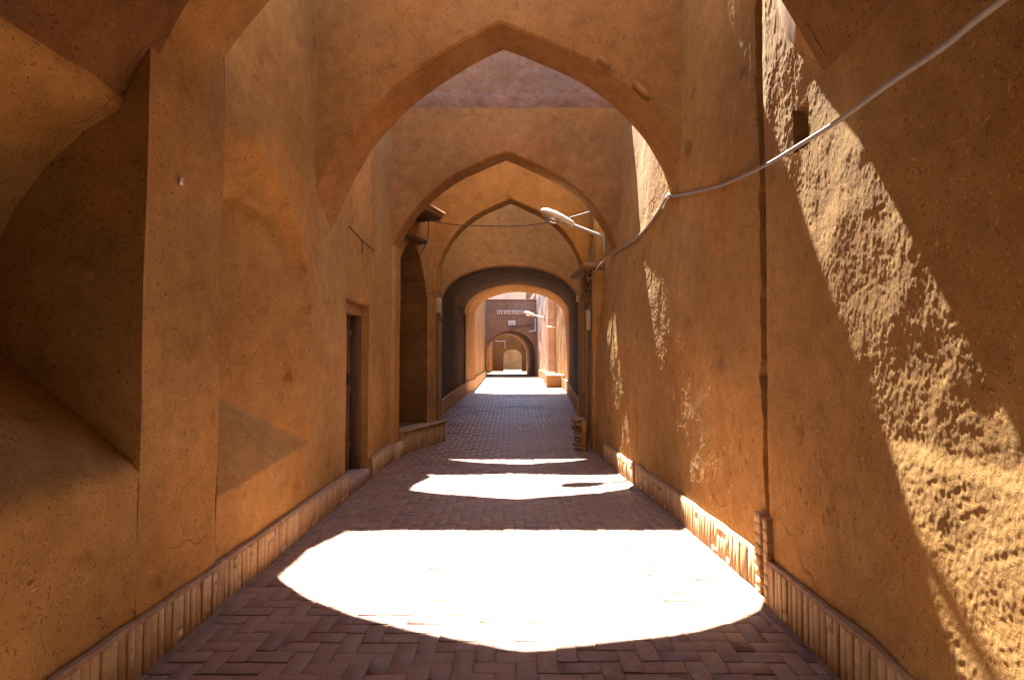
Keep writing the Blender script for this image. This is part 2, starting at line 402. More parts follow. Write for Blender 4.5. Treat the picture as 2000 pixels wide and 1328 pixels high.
W = 0.1035; GAP = 0.0045
def paver_proto():
    L, w, h, c = 2 * W - GAP, W - GAP, 0.05, 0.003
    rows = []
    for z, e in ((-h, 0), (-c * .7, 0), (0, c)):
        x, y = L / 2 - e, w / 2 - e
        rows.append([(-x, -y, z), (x, -y, z), (x, y, z), (-x, y, z)])
    return np.array(rows)
PB = paver_proto().reshape(-1, 3)
PQ = np.array([[a + k, a + (k + 1) % 4, a + 4 + (k + 1) % 4, a + 4 + k] for a in (0, 4) for k in range(4)] + [[8, 9, 10, 11]])
paver_me = [mesh_np('brick', PB + np.random.RandomState(s).uniform(-.0022, .0022, PB.shape) * np.array([1, 1, .6]), PQ, smooth=False) for s in range(8)]
for m_ in paver_me: m_.materials.append(M['paver'])
lst = []
for j in range(0, 200):
    for i in range(-24, 25):
        k = (i - j) % 4
        if k == 0: cx, cy, rot = (i + 1) * W, (j + .5) * W, 0
        elif k == 3: cx, cy, rot = (i + .5) * W, (j + 1) * W, math.pi / 2
        else: continue
        X, Y = cx + 0.02, cy + 1.75
        if Y > 22: continue
        hw = 1.9 if Y < 9 else np.interp(Y, [9, 10.6, 11.2, 14.4, 21], [1.95, 1.55, 1.45, 1.85, 2.0])
        if abs(X) > hw: continue
        lst.append((X, Y, rot))
lst.sort(key=lambda t: t[1])
inview = [t for t in lst if 2.62 < t[1] and abs(t[0]) < 0.89 * t[1]]
near = set(inview[:300])
prs = np.random.RandomState(5)
Vs, Qs, tones, off = [], [], [], 0
for (X, Y, rot) in lst:
    z = zgf(Y) + float(settle(X, Y)) + prs.uniform(-.0011, .0011) + 0.003
    slope = (zgf(Y + .1) - zgf(Y - .1)) / .2
    if prs.rand() < .02: z -= .0015
    tx, ty = prs.normal(0, .0045, 2); rz = rot + prs.normal(0, .012)
    if (X, Y, rot) in near:
        o = bpy.data.objects.new('brick', paver_me[prs.randint(8)]); C.objects.link(o); o.parent = floor
        o.location = (X, Y, z); o.rotation_euler = (tx + math.atan(slope), ty, rz)
    else:
        c_, s_ = math.cos(rz), math.sin(rz); v = PB.copy()
        v[:, 2] += v[:, 0] * ty + v[:, 1] * tx
        x_, y_ = v[:, 0] * c_ - v[:, 1] * s_, v[:, 0] * s_ + v[:, 1] * c_
        Vs.append(np.column_stack([x_ + X, y_ + Y, v[:, 2] + z + y_ * slope])); Qs.append(PQ + off); off += len(PB); tones.append(prs.rand())
fme = mesh_np('brick_paving', np.concatenate(Vs), np.concatenate(Qs), smooth=False)
at_ = fme.attributes.new('tone', 'FLOAT', 'FACE'); at_.data.foreach_set('value', np.repeat(np.array(tones), len(PQ)).astype(np.float32))
fo = link('brick_paving', fme, M['paver_far'], floor); fo['kind'] = 'stuff'
fo.location = (0, 0, 0)

# wind-blown sand along the foot of both plinths
for (side, ya, yb, seed) in ((-1, 2.2, 6.2, 1), (1, 2.0, 8.5, 2), (-1, 7.35, 8.6, 3)):
    ys = np.arange(ya, yb, .04); P = []
    for y in ys:
        xf = XL + .045 if side < 0 else float(xr(y)) - .05
        w_ = .045 + .035 * float(noise2(y * 2.3, 0, 80 + seed)) + .015 * float(noise2(y * 9, 0, 84 + seed)); z0 = float(settle(xf, y)) + zgf(y)
        P.append([(xf + side * .02, y, z0 + .022), (xf, y, z0 + .020), (xf - side * w_ * .5, y, z0 + .010), (xf - side * w_, y, z0 + .002), (xf - side * w_, y, z0 - .02), (xf + side * .02, y, z0 - .02)])
    o = rings('sand', np.array(P), M['dirt'], floor, .003, 12, 90 + seed, angle=70); o['kind'] = 'stuff'

# ------------------------------------------------------------------ right wall
def lines(*segs):
    out = []
    for a, b, s in segs: out.append(np.arange(a, b, s))
    return np.unique(np.round(np.concatenate(out), 4))
def face_noise(Y, Z, seed, fine=1.0):
    d = 0.010 * noise2(Y * .9, Z * .8, seed) + 0.0055 * noise2(Y * 2.7, Z * 2.1, seed + 1) + 0.0022 * noise2(Y * 8, Z * 6, seed + 2)
    rough = 0.55 + 0.45 * noise2(Y * 1.1 + 7, Z * 1.1, seed + 5)
    d = d + fine * (0.45 + 0.75 * rough) * (0.0011 * noise2(Y * 22, Z * 17, seed + 6) + 0.0012 * noise2(Y * 56 + .8 * noise2(Y * 13, Z * 13, seed + 7), Z * 42 + .6 * noise2(Y * 15, Z * 15, seed + 8), seed + 3) + 0.0008 * noise2(Y * 105, Z * 80, seed + 4))
    return d
ry = lines((0.2, 1.6, .03), (1.6, 3.6, .0046), (3.6, 4.4, .008), (4.4, 6.0, .012), (6.0, 9.62, .016))
ry = np.unique(np.concatenate([ry, [2.998, 3.0, 3.16, 3.162, 3.555, 3.557, 3.66, 3.662]]))
rz_ = lines((-0.05, 0.3, .02), (0.3, 3.3, .0062), (3.3, 5.0, .016), (5.0, 6.6, .08))
rz_ = np.unique(np.concatenate([rz_, [2.66, 2.662, 2.9, 2.902]]))
Yg, Zg = np.meshgrid(ry, rz_, indexing='ij')
lean = np.interp(Yg, [5.2, 6.4, 8.6, 9.6], [0.0, 0.06, 0.17, 0.17]) * sstep(1.3, 3.3, Zg) + 0.055 * np.clip(Zg - 3.06, 0, 9) * sstep(5.2, 5.7, Yg)
lean = lean - 0.013 * np.clip(Zg, 0, 3.06) * sstep(3.6, 3.75, Yg) * sstep(7.4, 6.2, Yg)
lean = lean + 0.014 * sstep(3.2, 2.6, Yg) * sstep(2.1, 1.25, Zg)
Xw = xr(Yg) + lean + face_noise(Yg, Zg, 21, np.interp(Yg, [2.5, 4, 6], [.75, .9, 1.0]))
# swollen lower plaster near the camera
led = 1.15 + 0.03 * noise2(Yg * 3, Zg * 0, 31)
low = sstep(2.60, 2.1, Yg)
Xw -= low * (0.045 * np.clip((led - Zg) / 1.15, 0, 1) + 0.007 * sstep(led + .03, led - .07, Zg))
Xw += low * sstep(led + .1, led - .1, Zg) * (0.0006 * noise2((Yg * .5 + Zg * .87) * 46, (Zg * .5 - Yg * .87) * 9, 33) + 0.0008 * noise2(Yg * 70, Zg * 60, 34))
# vertical joint, square putlog hole, two hairline joints
wj = 0.008 * noise2(Zg * 7, Zg * 0, 41); wk = 0.012 * noise2(Zg * 9, Zg * 0, 42)
knot = np.exp(-((Zg - 1.40) / .06) ** 2) * .035
Xw += 0.075 * sstep(3.553 + wj * .3, 3.559 + wj * .3, Yg) * sstep(3.668 + wk + knot, 3.655 + wk + knot, Yg) * (1 - .45 * np.exp(-((Zg - 1.38) / .035) ** 2))
Xw += 0.010 * sstep(3.9, 3.70, Yg) * sstep(3.55, 3.56, Yg)
hw_ = 0.01 * noise2(Yg * 30, Zg * 30, 43)
Xw += 0.17 * ((Yg > 2.999 + hw_) & (Yg < 3.161 + hw_ * .5) & (Zg > 2.661 + hw_) & (Zg < 2.901 + hw_ * 1.5))
Xw += 0.022 * np.exp(-((Yg - 6.84 - .02 * noise2(Zg * 4, Zg * 0, 44)) / .014) ** 2) * sstep(1.95, 1.85, Zg)
Xw += 0.012 * np.exp(-((Yg - 8.55) / .014) ** 2) * sstep(2.7, 2.5, Zg)
# scattered chips where straw and clods fell out
for (cy, cz, rr, dd) in [(rnd.uniform(3.7, 7.5), rnd.uniform(.35, 2.6), rnd.uniform(.006, .016), rnd.uniform(.004, .010)) for _ in range(90)] + \
        [(4.3 + rnd.gauss(0, .5), .75 + rnd.gauss(0, .13), rnd.uniform(.010, .022), .010) for _ in range(16)] + [(2.95 + rnd.gauss(0, .22), .75 + rnd.gauss(0, .2), rnd.uniform(.006, .013), .006) for _ in range(14)]:
    i0, i1 = np.searchsorted(ry, [cy - .06, cy + .06]); k0, k1 = np.searchsorted(rz_, [cz - .06, cz + .06])
    if i1 > i0 and k1 > k0:
        sub = np.s_[i0:i1, k0:k1]
        Xw[sub] += dd * np.exp(-((Yg[sub] - cy) / rr) ** 2 - ((Zg[sub] - cz) / (rr * 1.5)) ** 2)
rw = thing('mud_wall', 'ochre mud wall along the right, streaked by grazing sun, with vertical joint', 'wall', (1.6, 4.5, 0))
sheet('plaster_face', np.stack([Xw, Yg, Zg], -1), lambda b: np.column_stack([np.full(len(b), 2.5), b[:, 1], b[:, 2]]), M['mud'], rw)

# plinths: soldier bricks in a mortar bed
def plinth_run(parent, path, h, seed, side, prefix_mesh, top_wob=0.005):
    """path(s) -> (x, y) of the wall face by y; side +1 when the wall lies towards +x"""
    r = random.Random(seed); y0, y1 = path[0], path[1]; fx = path[2]
    ys = np.arange(y0, y1 + .04, .05)
    P = []
    for y in ys:
        x = float(fx(y)); ht = h + .012 + top_wob * float(noise2(y * 6, 0, seed)); z0 = zgf(y) - .04
        P.append([(x, y, z0 + ht + .04), (x - side * .034, y, z0 + ht + .045), (x - side * .0425, y, z0 + ht + .025), (x - side * .0425, y, z0), (x + side * .05, y, z0), (x + side * .05, y, z0 + ht + .04)])
    rings('mortar_bed', np.array(P, float), M['mortar'], parent, .002, 14, seed, angle=30)
    y = y0 + .03; base = Vector(parent.location)
    while y < y1 - .03:
        w = r.uniform(.047, .054); pitch = w + r.uniform(.005, .009)
        x = float(fx(y)) - side * (.022 + r.uniform(-.003, .003)); z = zgf(y); k = r.random()
        slope = -math.atan(float(fx(y + .1) - fx(y - .1)) / .2)
        cut = [(0, h)] if k < .78 else ([(0, h * .72), (h * .72 + .006, h)] if k < .9 else [(0, h * .3), (h * .3 + .006, h)])
        for (a, b) in cut:
            o = bpy.data.objects.new('brick', prefix_mesh[r.randrange(len(prefix_mesh))]); C.objects.link(o); o.parent = parent
            o.location = Vector((x, y, z + a)) - base; o.scale = (1, w / .05, (b - a) / .25)
            o.rotation_euler = (r.gauss(0, .012), r.gauss(0, .010), slope + r.gauss(0, .02))
        y += pitch
sold = []
for s in range(5):
    me = box_mesh('brick', .05, .05, .25, .0025, s + 1, .0012); me.materials.append(M['buff']); sold.append(me)
plinth_run(rw, (1.95, 3.50, lambda y: xr(y)), .27, 1, 1, sold)
plinth_run(rw, (3.74, 6.80, lambda y: xr(y)), .26, 2, 1, sold)
plinth_run(rw, (6.89, 8.58, lambda y: xr(y)), .25, 3, 1, sold)
# two little stacks of flat bricks that edge the joint
flat = []
for s in range(4):
    me = box_mesh('brick', .075, .085, .064, .003, s + 20, .0016); me.materials.append(M['buff']); flat.append(me)
for (yc, top, sd_) in ((3.69, .535, 5), (3.525, .50, 6)):
    r = random.Random(sd_); z = 0
    while z < top - .03:
        o = bpy.data.objects.new('brick', flat[r.randrange(4)]); C.objects.link(o); o.parent = rw
        o.location = Vector((float(xr(yc)) - .010 + r.uniform(-.002, .002), yc + r.uniform(-.002, .002), z)) - Vector(rw.location)
        o.rotation_euler = (r.gauss(0, .012), r.gauss(0, .012), r.gauss(0, .02)); o.scale = (1, .62 if sd_ == 6 else .9, 1)
        z += .067
# scratched scribble on the plaster
def ribbon(name, strokes, mat, parent, wdt=.004, xoff=.006):
    V, Q = [], []
    for st in strokes:
        for (a, b) in zip(st[:-1], st[1:]):
            d = Vector((b[0] - a[0], b[1] - a[1])); n_ = Vector((-d.y, d.x)).normalized() * wdt / 2
            k = len(V)
            for (yy, zz) in ((a[0] + n_.x, a[1] + n_.y), (b[0] + n_.x, b[1] + n_.y), (b[0] - n_.x, b[1] - n_.y), (a[0] - n_.x, a[1] - n_.y)):
                i = min(np.searchsorted(ry, yy), len(ry) - 1); j = min(np.searchsorted(rz_, zz), len(rz_) - 1)
                V.append((Xw[i, j] - xoff * .35, yy, zz))
            Q.append((k, k + 1, k + 2, k + 3))
    return link(name, mesh_np(name, np.array(V), np.array(Q), smooth=False), mat, parent)
gs = [[(4.30, 1.60), (4.302, 1.50), (4.305, 1.44)], [(4.27, 1.50), (4.272, 1.45)], [(4.42, 1.455), (4.45, 1.445), (4.475, 1.46), (4.46, 1.485), (4.43, 1.475), (4.40, 1.46), (4.38, 1.475), (4.365, 1.46), (4.345, 1.48), (4.335, 1.465), (4.31, 1.46)],
      [(4.49, 1.45), (4.52, 1.435), (4.50, 1.43)], [(4.40, 1.60), (4.385, 1.63), (4.36, 1.615), (4.365, 1.58)], [(4.38, 1.60), (4.39, 1.56)], [(4.24, 1.44), (4.225, 1.46)], [(4.20, 1.45), (4.19, 1.475)], [(4.26, 1.47), (4.245, 1.49), (4.235, 1.475)]]
gs = [[(4.366 - (y - 4.366) * -1.0, z) for y, z in s] for s in gs]
ribbon('scribble', gs, M['wire'], rw)

# ------------------------------------------------------------------ left wall with niche and door recess
ly = np.unique(np.concatenate([lines((3.40, 5.6, .0125), (5.6, 9.04, .017)), [6.298, 6.30, 7.275, 7.277]]))
lz = np.unique(np.concatenate([lines((-.05, .3, .025), (.3, 3.5, .0125), (3.5, 5.2, .03), (5.2, 7.2, .1)), [.138, .14, 2.205, 2.207]]))
Yl, Zl = np.meshgrid(ly, lz, indexing='ij')
back = np.interp(Yl, [3.4, 4.15, 5.18], [.50, .42, 0.0])
sill = (Zl - (.66 + .09 * sstep(3.5, 5.1, Yl))) * .74
head = (np.interp(Yl, [3.4, 3.7, 4.1, 4.45, 4.75, 5.0, 5.2], [3.02, 3.07, 3.10, 3.04, 2.86, 2.55, 2.1]) - Zl) * 1.15
dep = smin(smin(back, sill, .035), head, .015)
dep = np.clip(dep, 0, 1)
door = (Yl > 6.299) & (Yl < 7.276) & (Zl > .139) & (Zl < 2.206)
Xl = XL - dep - face_noise(Yl, Zl, 51, .55) * .8
Xl -= .055 * sstep(1.6, 3.0, Zl) * sstep(7.4, 6.4, Yl)
Xl = np.where(door, XL - .36, Xl)
Xl += .05 * sstep(8.58, 8.64, Yl) * sstep(3.6, 3.2, Zl)          # pier under the second arch
lw = thing('mud_wall', 'ochre mud wall on the left holding the shallow niche and the wooden door', 'wall', (-1.83, 6.2, 0))
sheet('plaster_face', np.stack([Xl, Yl, Zl], -1), lambda b: np.column_stack([np.full(len(b), -2.9), b[:, 1], b[:, 2]]), M['mud'], lw)
plinth_run(lw, (2.2, 6.24, lambda y: XL + .012 if y > 3.5 else -1.808), .25, 11, -1, sold)
plinth_run(lw, (7.30, 8.58, lambda y: XL + .012), .25, 12, -1, sold)
box('pier_foot', -1.92, -1.70, 8.62, 9.06, -.05, .24, M['buff'], lw, .02, .004)
tube('wood_splinter', smooth_path([(-1.805, 6.27, 2.99), (-1.80, 6.6, 2.955), (-1.80, 7.0, 2.94), (-1.805, 7.44, 2.95)], 4), .009, M['wood_red'], lw, 6)
tube('wood_splinter', smooth_path([(-1.80, 6.72, 2.95), (-1.79, 6.78, 2.87), (-1.80, 6.80, 2.80)], 3), .008, M['wood_red'], lw, 6)

# ------------------------------------------------------------------ vaulted bay over the camera, with its rib arch and deep niche
bay = thing('vaulted_bay', 'dark vaulted bay in the foreground with deep sloping wall niche and broad rib', 'vault', (-1.8, 2.8, 0))
prof = [(-1.80, -.05), (-1.80, .5), (-1.80, .96), (-1.83, 1.01), (-2.15, 1.28), (-2.46, 1.52), (-2.52, 1.60), (-2.53, 1.8), (-2.53, 2.05), (-2.45, 2.25), (-2.30, 2.46), (-2.10, 2.65), (-1.95, 2.74), (-1.93, 2.78), (-1.93, 3.3)]
pp = []
for (a, b) in zip(prof[:-1], prof[1:]):
    k = max(1, int(math.hypot(b[0] - a[0], b[1] - a[1]) / .05))
    pp += [(a[0] + (b[0] - a[0]) * t / k, a[1] + (b[1] - a[1]) * t / k) for t in range(k)]
pp = np.array(pp + [prof[-1]])
by = np.concatenate([np.arange(-7, 0, .5), np.linspace(0, 2.785, 56)])
Pn = np.zeros((len(by), len(pp), 3)); Pn[:, :, 0] = pp[None, :, 0]; Pn[:, :, 1] = by[:, None]; Pn[:, :, 2] = pp[None, :, 1]
nx_ = face_noise(Pn[:, :, 1], Pn[:, :, 2], 61, .3); Pn[:, :, 0] -= nx_ * 1.2; Pn[:, :, 2] += nx_ * .5
sheet('niche_wall', Pn, lambda b: np.column_stack([np.full(len(b), -3.3), b[:, 1], b[:, 2]]), M['mud'], bay, angle=50)
pf = pointed(-1.80, 1.585, 3.20, 2.92, 4.55, foot=-.05, n=30, lead=16); pb = pointed(-1.80, 1.585, 3.36, 2.92, 4.58, foot=-.05, n=30, lead=16)
hr = pb[:, 0] > .2; wz = sstep(4.56, 4.25, pb[:, 1]); pb[:, 0] = np.where(hr, pb[:, 0] + (1.64 - pb[:, 0]) * wz, pb[:, 0])
for p_ in (pf, pb): p_[(p_[:, 0] > 1) & (p_[:, 1] < 2.9), 0] = 1.75
arch_solid('rib_arch', pf, pb, 2.775, 3.50, -3.25, 2.3, 5.6, M['mud'], bay, foot=-.05, seed=71, ny=16, sof=.4, ch=.03)
pv = pointed(-1.93, 1.60, 2.80, 2.93, 4.62, n=20)
arch_solid('roof_vault', pv, pv, -7.0, 2.86, -3.3, 2.5, 5.55, M['mud_shade'], bay, foot=None, nz=6, ny=40, seed=73)  # roof coloured darker to stand for the gloom of the bay
box('light_stop_wall', -3.3, 2.6, -7.5, -7.0, -.05, 5.5, M['mud_shade'], bay, 0)  # unseen wall, added so that light enters only from the front
box('side_wall', 1.57, 2.5, -7.0, .25, -.05, 5.5, M['mud_shade'], bay, 0)

# ------------------------------------------------------------------ the three pointed arches across the alley
b1 = thing('pointed_arch', 'nearest and largest pointed mud arch spanning the alley, chipped on its right edge', 'arch', (-.12, 5.1, 3), 'pointed arches across the alley')
p1 = pointed(-1.90, 1.63, 3.07, 3.0, 4.68, n=34, fl=.05, fr=.8); p1b = pointed(-1.77, 1.59, 3.08, 3.05, 4.68, n=34, fl=.15, fr=.7)
ld = np.linspace(0, 1, 9)[:-1]
p1 = np.concatenate([np.column_stack([np.full(8, -1.92), 2.97 + .10 * ld]), p1]); p1b = np.concatenate([np.column_stack([-1.93 + .16 * ld ** .6, 2.84 + .24 * ld]), p1b])
arch_solid('arch_wall', p1, p1b, 5.10, 5.58, -2.3, 2.1, 5.82, M['mud_red'], b1, seed=81, ny=10, nz=30, wob=.010, skew=.30)
for (x, z, a, l) in ((.83, 4.215, -.5, .13), (1.165, 3.965, -.75, .19)):
    me = box_mesh('broken_plaster_edge', l, .10, .035, .008, 9, .006)
    o = link('broken_plaster_edge', me, M['wood_pale'] if l < .15 else M['mud'], b1)
    o.location = Vector((x, 5.115, z)) - Vector(b1.location); o.rotation_euler = (.1, -a, .1)
c1 = thing('pointed_arch', 'middle pointed mud arch under a tall weathered wall, behind the largest arch', 'arch', (-.12, 8.6, 3), 'pointed arches across the alley')
p2 = pointed(-1.80, 1.60, 3.22, 3.22, 4.70, n=34, fl=.5, fr=.5)
arch_solid('arch_wall', p2, p2, 8.60, 9.03, -2.2, 2.1, 5.38, M['mud_red'], c1, seed=91, ny=8, nz=26, wob=.010)
# weathered upper storey, a little thicker skin with a ragged lower edge
ux = np.linspace(-2.15, 2.05, 150); uz = np.concatenate([np.linspace(5.30, 5.8, 26), np.linspace(5.83, 6.42, 30)])
Ux, Uz = np.meshgrid(ux, uz, indexing='ij')
Uz2 = Uz + np.where(Uz < 5.8, (5.8 - Uz) / .42 * (.045 * noise2(Ux * 5, Ux * 0, 95) + .02 * noise2(Ux * 17, Ux * 0, 96)), 0)
course = .010 * np.abs(np.sin(Uz2 * math.pi / .21)) ** .3
Uy = 8.80 - .010 * noise2(Ux * 6, Uz2 * 9, 97) - .007 * noise2(Ux * 19, Uz2 * 21, 98) - course - .03 * sstep(5.72, 5.62, Uz2)
Uy = Uy + .02 * (noise2(Ux * 3.2 + noise2(Ux * 2, Uz2 * 8, 99), Uz2 * .9, 100) > .93)
sheet('weathered_parapet', np.stack([Ux, Uy, Uz2], -1), lambda b: np.column_stack([b[:, 0], np.full(len(b), 9.02), b[:, 2]]), M['mud_old'], c1)
d1 = thing('pointed_arch', 'farthest pointed mud arch, smallest of the three, before the dark tunnel', 'arch', (0, 10.8, 3), 'pointed arches across the alley')
p3 = pointed(-1.44, 1.385, 2.98, 2.98, 4.56, foot=-.05, n=30, fl=1.1, fr=1.1)
arch_solid('arch_wall', p3, p3, 10.62, 11.0, -1.53, 2.1, 5.27, M['mud'], d1, foot=-.05, seed=101, ny=8)

# ------------------------------------------------------------------ angled niche wall on the left between the second and third arch
T = Vector((.297, .955, 0)).normalized(); NRM = Vector((T.y, -T.x, 0)); O = Vector((-1.95, 9.03, 0))
nu = np.unique(np.concatenate([lines((0, 1.87, .02)), [.118, .12, 1.378, 1.38]])); nz_ = np.unique(np.concatenate([lines((-.05, 4.2, .03), (4.2, 8.3, .2)), [.378, .38]]))
U, Zn = np.meshgrid(nu, nz_, indexing='ij')
au, az = arch_half(40, .5)
hz = np.interp(np.abs(U - .75) / .63, au[::-1], az[::-1]) * 1.15 + 2.45
inn = (U > .119) & (U < 1.379) & (Zn > .379) & (Zn < hz)
dd = np.where(inn, 2.1 - .08 * sstep(2.28, 2.30, Zn), 0) + .006 * noise2(U * 4, Zn * 3, 111)
Pw = np.stack([O.x + T.x * U - NRM.x * dd, O.y + T.y * U - NRM.y * dd, Zn], -1)
nw = thing('niche_wall', 'angled mud wall with tall dark pointed niche above a brick bench, left', 'wall', tuple(O + T * .9))
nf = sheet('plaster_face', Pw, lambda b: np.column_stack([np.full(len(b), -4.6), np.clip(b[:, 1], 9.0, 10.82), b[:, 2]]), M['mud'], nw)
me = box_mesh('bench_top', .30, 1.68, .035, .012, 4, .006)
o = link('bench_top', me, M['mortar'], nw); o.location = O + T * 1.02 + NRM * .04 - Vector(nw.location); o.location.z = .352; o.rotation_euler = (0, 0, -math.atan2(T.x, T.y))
nf.data.materials.append(M['mud_shade'])
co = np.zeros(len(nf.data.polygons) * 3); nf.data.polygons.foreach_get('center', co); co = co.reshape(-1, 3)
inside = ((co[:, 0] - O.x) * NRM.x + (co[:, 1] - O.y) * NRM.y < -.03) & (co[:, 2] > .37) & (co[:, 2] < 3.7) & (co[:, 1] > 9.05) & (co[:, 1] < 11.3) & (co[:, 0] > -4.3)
nf.data.polygons.foreach_set('material_index', inside.astype(np.int32))  # niche interior painted darker to stand for its deep shade
me = box_mesh('niche_shelf', .1, 1.3, .03, .008); o = link('niche_shelf', me, M['mud'], nw)
o.location = O + T * .75 - NRM * 2.0 - Vector(nw.location) + Vector((0, 0, 2.28)); o.rotation_euler = (0, 0, -math.atan2(T.x, T.y))
r = random.Random(3); u = .2
while u < 1.84:
    o = bpy.data.objects.new('brick', sold[r.randrange(5)]); C.objects.link(o); o.parent = nw
    o.location = O + T * u + NRM * (.12 + r.uniform(-.012, .012)) - Vector(nw.location) + Vector((0, 0, -.03)); o.scale = (1.3, 1.05, .378 / .25)
    o.rotation_euler = (r.gauss(0, .015), r.gauss(0, .015), -math.atan2(T.x, T.y) + r.gauss(0, .05)); u += .062
bc = box('bench_core', 0, .1, 0, 1.64, -.03, .345, M['mortar'], nw, .0)
bc.location = O + T * .2 - Vector(nw.location); bc.rotation_euler = (0, 0, -math.atan2(T.x, T.y))
def along(name, u0, u1, z0, z1, d0, d1, mat, label, cat):
    me = box_mesh(name, d1 - d0, u1 - u0, z1 - z0, .008, 6, .005)
    o = link(name, me, mat); o.location = O + T * (u0 + u1) / 2 + NRM * (d0 + d1) / 2 + Vector((0, 0, z0)); o.rotation_euler = (0, 0, -math.atan2(T.x, T.y))
    return tag(o, label, cat)
sh = thing('timber_eave', 'short timber eave of stacked boards jutting under the middle arch', 'eave', tuple(O + T * .7 + NRM * .2 + Vector((0, 0, 3.95))), rz=-math.atan2(T.x, T.y))
for k, (w_, z0) in enumerate(((.46, 0), (.50, .045), (.54, .09))):
    me = box_mesh('board', w_, .62, .04, .005, k + 3, .004); o = link('board', me, M['wood_pale'] if k else M['wood'], sh, local=True); o.location = (.02 * k, 0, z0)
along('timber_ledge', .25, 1.02, 3.56, 3.62, -.05, .16, M['wood'], 'thin dark timber ledge above the tall pointed niche', 'ledge')

# ------------------------------------------------------------------ right pier beside the third arch
rp = thing('corner_pier', 'slim mud pier with projecting timber coping beside the hanging wires, right', 'pier', (1.4, 9.6, 0))
block('pier_shaft', 1.345, 1.75, 9.50, 9.88, -.05, 3.06, M['mud'], rp, .01, .15, 121)
block('pier_upper', 1.43, 1.78, 9.56, 10.82, 3.13, 6.4, M['mud'], rp, .01, .2, 122)
block('recess_back', 1.47, 1.8, 9.86, 10.82, -.05, 3.06, M['mud'], rp, .01, .2, 123)
me = box_mesh('coping_board', .34, 1.42, .07, .01, 3, .006); o = link('coping_board', me, M['wood_pale'], rp)
o.location = Vector((1.32, 10.13, 3.065)) - Vector(rp.location); o.rotation_euler = (.0, 0, .05)

# ------------------------------------------------------------------ the dark tunnel, and the walls before it
ew = thing('vaulted_tunnel', 'long dark segmental vaulted tunnel beyond the third pointed arch', 'tunnel', (0, 14.4, 0))
e0 = segmental(-1.80, 1.70, 2.95, 2.90, 3.92, -.05); e1 = segmental(-1.37, 1.93, 3.10, 2.95, 4.02, -.05)
em = e0 + (e1 - e0) * .62; ef = em.copy(); ef[:, 0] *= 1.012; ef[:, 1] += .015
arch_solid('facade', e0, e0, 14.4, 14.62, -3.0, 3.2, 9.75, M['mud_light'], ew, foot=-.05, ny=6, seed=130)
arch_solid('front_vault', e0 + (em - e0) * .07, em, 14.62, 18.4, -3.0, 3.2, 6.9, M['mud_deep'], ew, foot=-.05, ny=24, seed=131, wob=.015)  # front stretch of the vault, in much darker plaster than the rear
arch_solid('rear_vault', ef, e1, 18.4, 20.8, -3.0, 3.2, 7.0, M['mud'], ew, foot=-.05, ny=24, seed=132, wob=.015)
for sx in (-1, 1):
    ys = np.arange(14.5, 20.8, .3)
    P = []
    for y in ys:
        t = (y - 14.4) / 6.4; x = (-1.80 + .43 * t) if sx < 0 else (1.70 + .23 * t); z = zgf(y)
        P.append([(x, y, z + .40), (x - sx * .05, y, z + .385), (x - sx * .05, y, z - .05), (x, y, z - .05)])
    rings('skirting', np.array(P), M['buff'], ew, .004, 3, 140 + sx)
wl = thing('mud_wall', 'shaded mud wall on the left just before the dark tunnel', 'wall', (-1.8, 12.8, 0))
def slant(name, a, b, z0, z1, thick, mat, parent, seed=0, step=.2):
    a, b = Vector(a), Vector(b); t = (b - a).normalized(); n_ = Vector((t.y, -t.x)) * thick
    us = np.linspace(0, 1, max(3, int((b - a).length / step))); zs = np.linspace(z0, z1, max(3, int((z1 - z0) / step)))
    A, Z = np.meshgrid(us, zs, indexing='ij'); X = a.x + (b.x - a.x) * A; Y = a.y + (b.y - a.y) * A
    w_ = .012 * noise2(X * 2 + Y * 1.5, Z * 1.5, seed) + .005 * noise2(Y * 5 + X, Z * 4, seed + 1)
    m_ = n_.normalized()
    return sheet(name, np.stack([X + m_.x * w_, Y + m_.y * w_, Z], -1), lambda q_: q_ + np.array([n_.x, n_.y, 0]), mat, parent)
slant('plaster_face', (-1.40, 10.9), (-1.80, 14.45), -.05, 8.6, -.8, M['mud'], wl, 151)
wr = thing('mud_wall', 'shaded mud wall on the right just before the dark tunnel', 'wall', (1.6, 12.8, 0))
slant('plaster_face', (1.34, 10.9), (1.70, 14.45), -.05, 7.5, .8, M['mud'], wr, 153)

# ------------------------------------------------------------------ sunlit court beyond the tunnel
fl = thing('mud_wall', 'bright far mud wall on the left past the tunnel mouth', 'wall', (-1.5, 28, .5))
slant('plaster_face', (-1.40, 20.75), (-1.62, 35.6), .3, 6.2, -1.0, M['mud_far'], fl, 161)
slant('skirting', (-1.33, 20.85), (-1.54, 35.5), .3, .90, -.1, M['buff'], fl, 163)
fr = thing('mud_wall', 'bright far mud wall with pilaster on the right past the tunnel mouth', 'wall', (1.7, 28, .5))
slant('plaster_face', (1.93, 20.75), (1.90, 24.4), .3, 6.6, 1.0, M['mud_far'], fr, 165)
slant('plaster_face', (2.05, 24.3), (2.02, 27.0), .3, 6.2, 1.0, M['mud_far'], fr, 167)
slant('plaster_face', (1.70, 26.9), (1.53, 35.6), .3, 6.4, 1.2, M['pale'], fr, 169)
slant('skirting', (1.87, 20.85), (1.84, 24.4), .3, .98, .1, M['buff'], fr, 171)
slant('skirting', (1.62, 26.85), (1.47, 35.5), .3, .98, .1, M['buff'], fr, 173)
for i, (x0, x1, y0, y1, zt) in enumerate(((1.32, 1.9, 21.7, 22.7, .98), (1.42, 1.9, 24.3, 25.4, 1.02))):
    o = block('brick_bench', x0, x1, y0, y1, .4, zt, M['buff'], None, .008, .2, 180 + i)
    tag(o, ('nearer buff brick bench block at the foot of the far right wall', 'farther buff brick bench block at the foot of the far right wall')[i], 'bench', 'brick bench blocks')
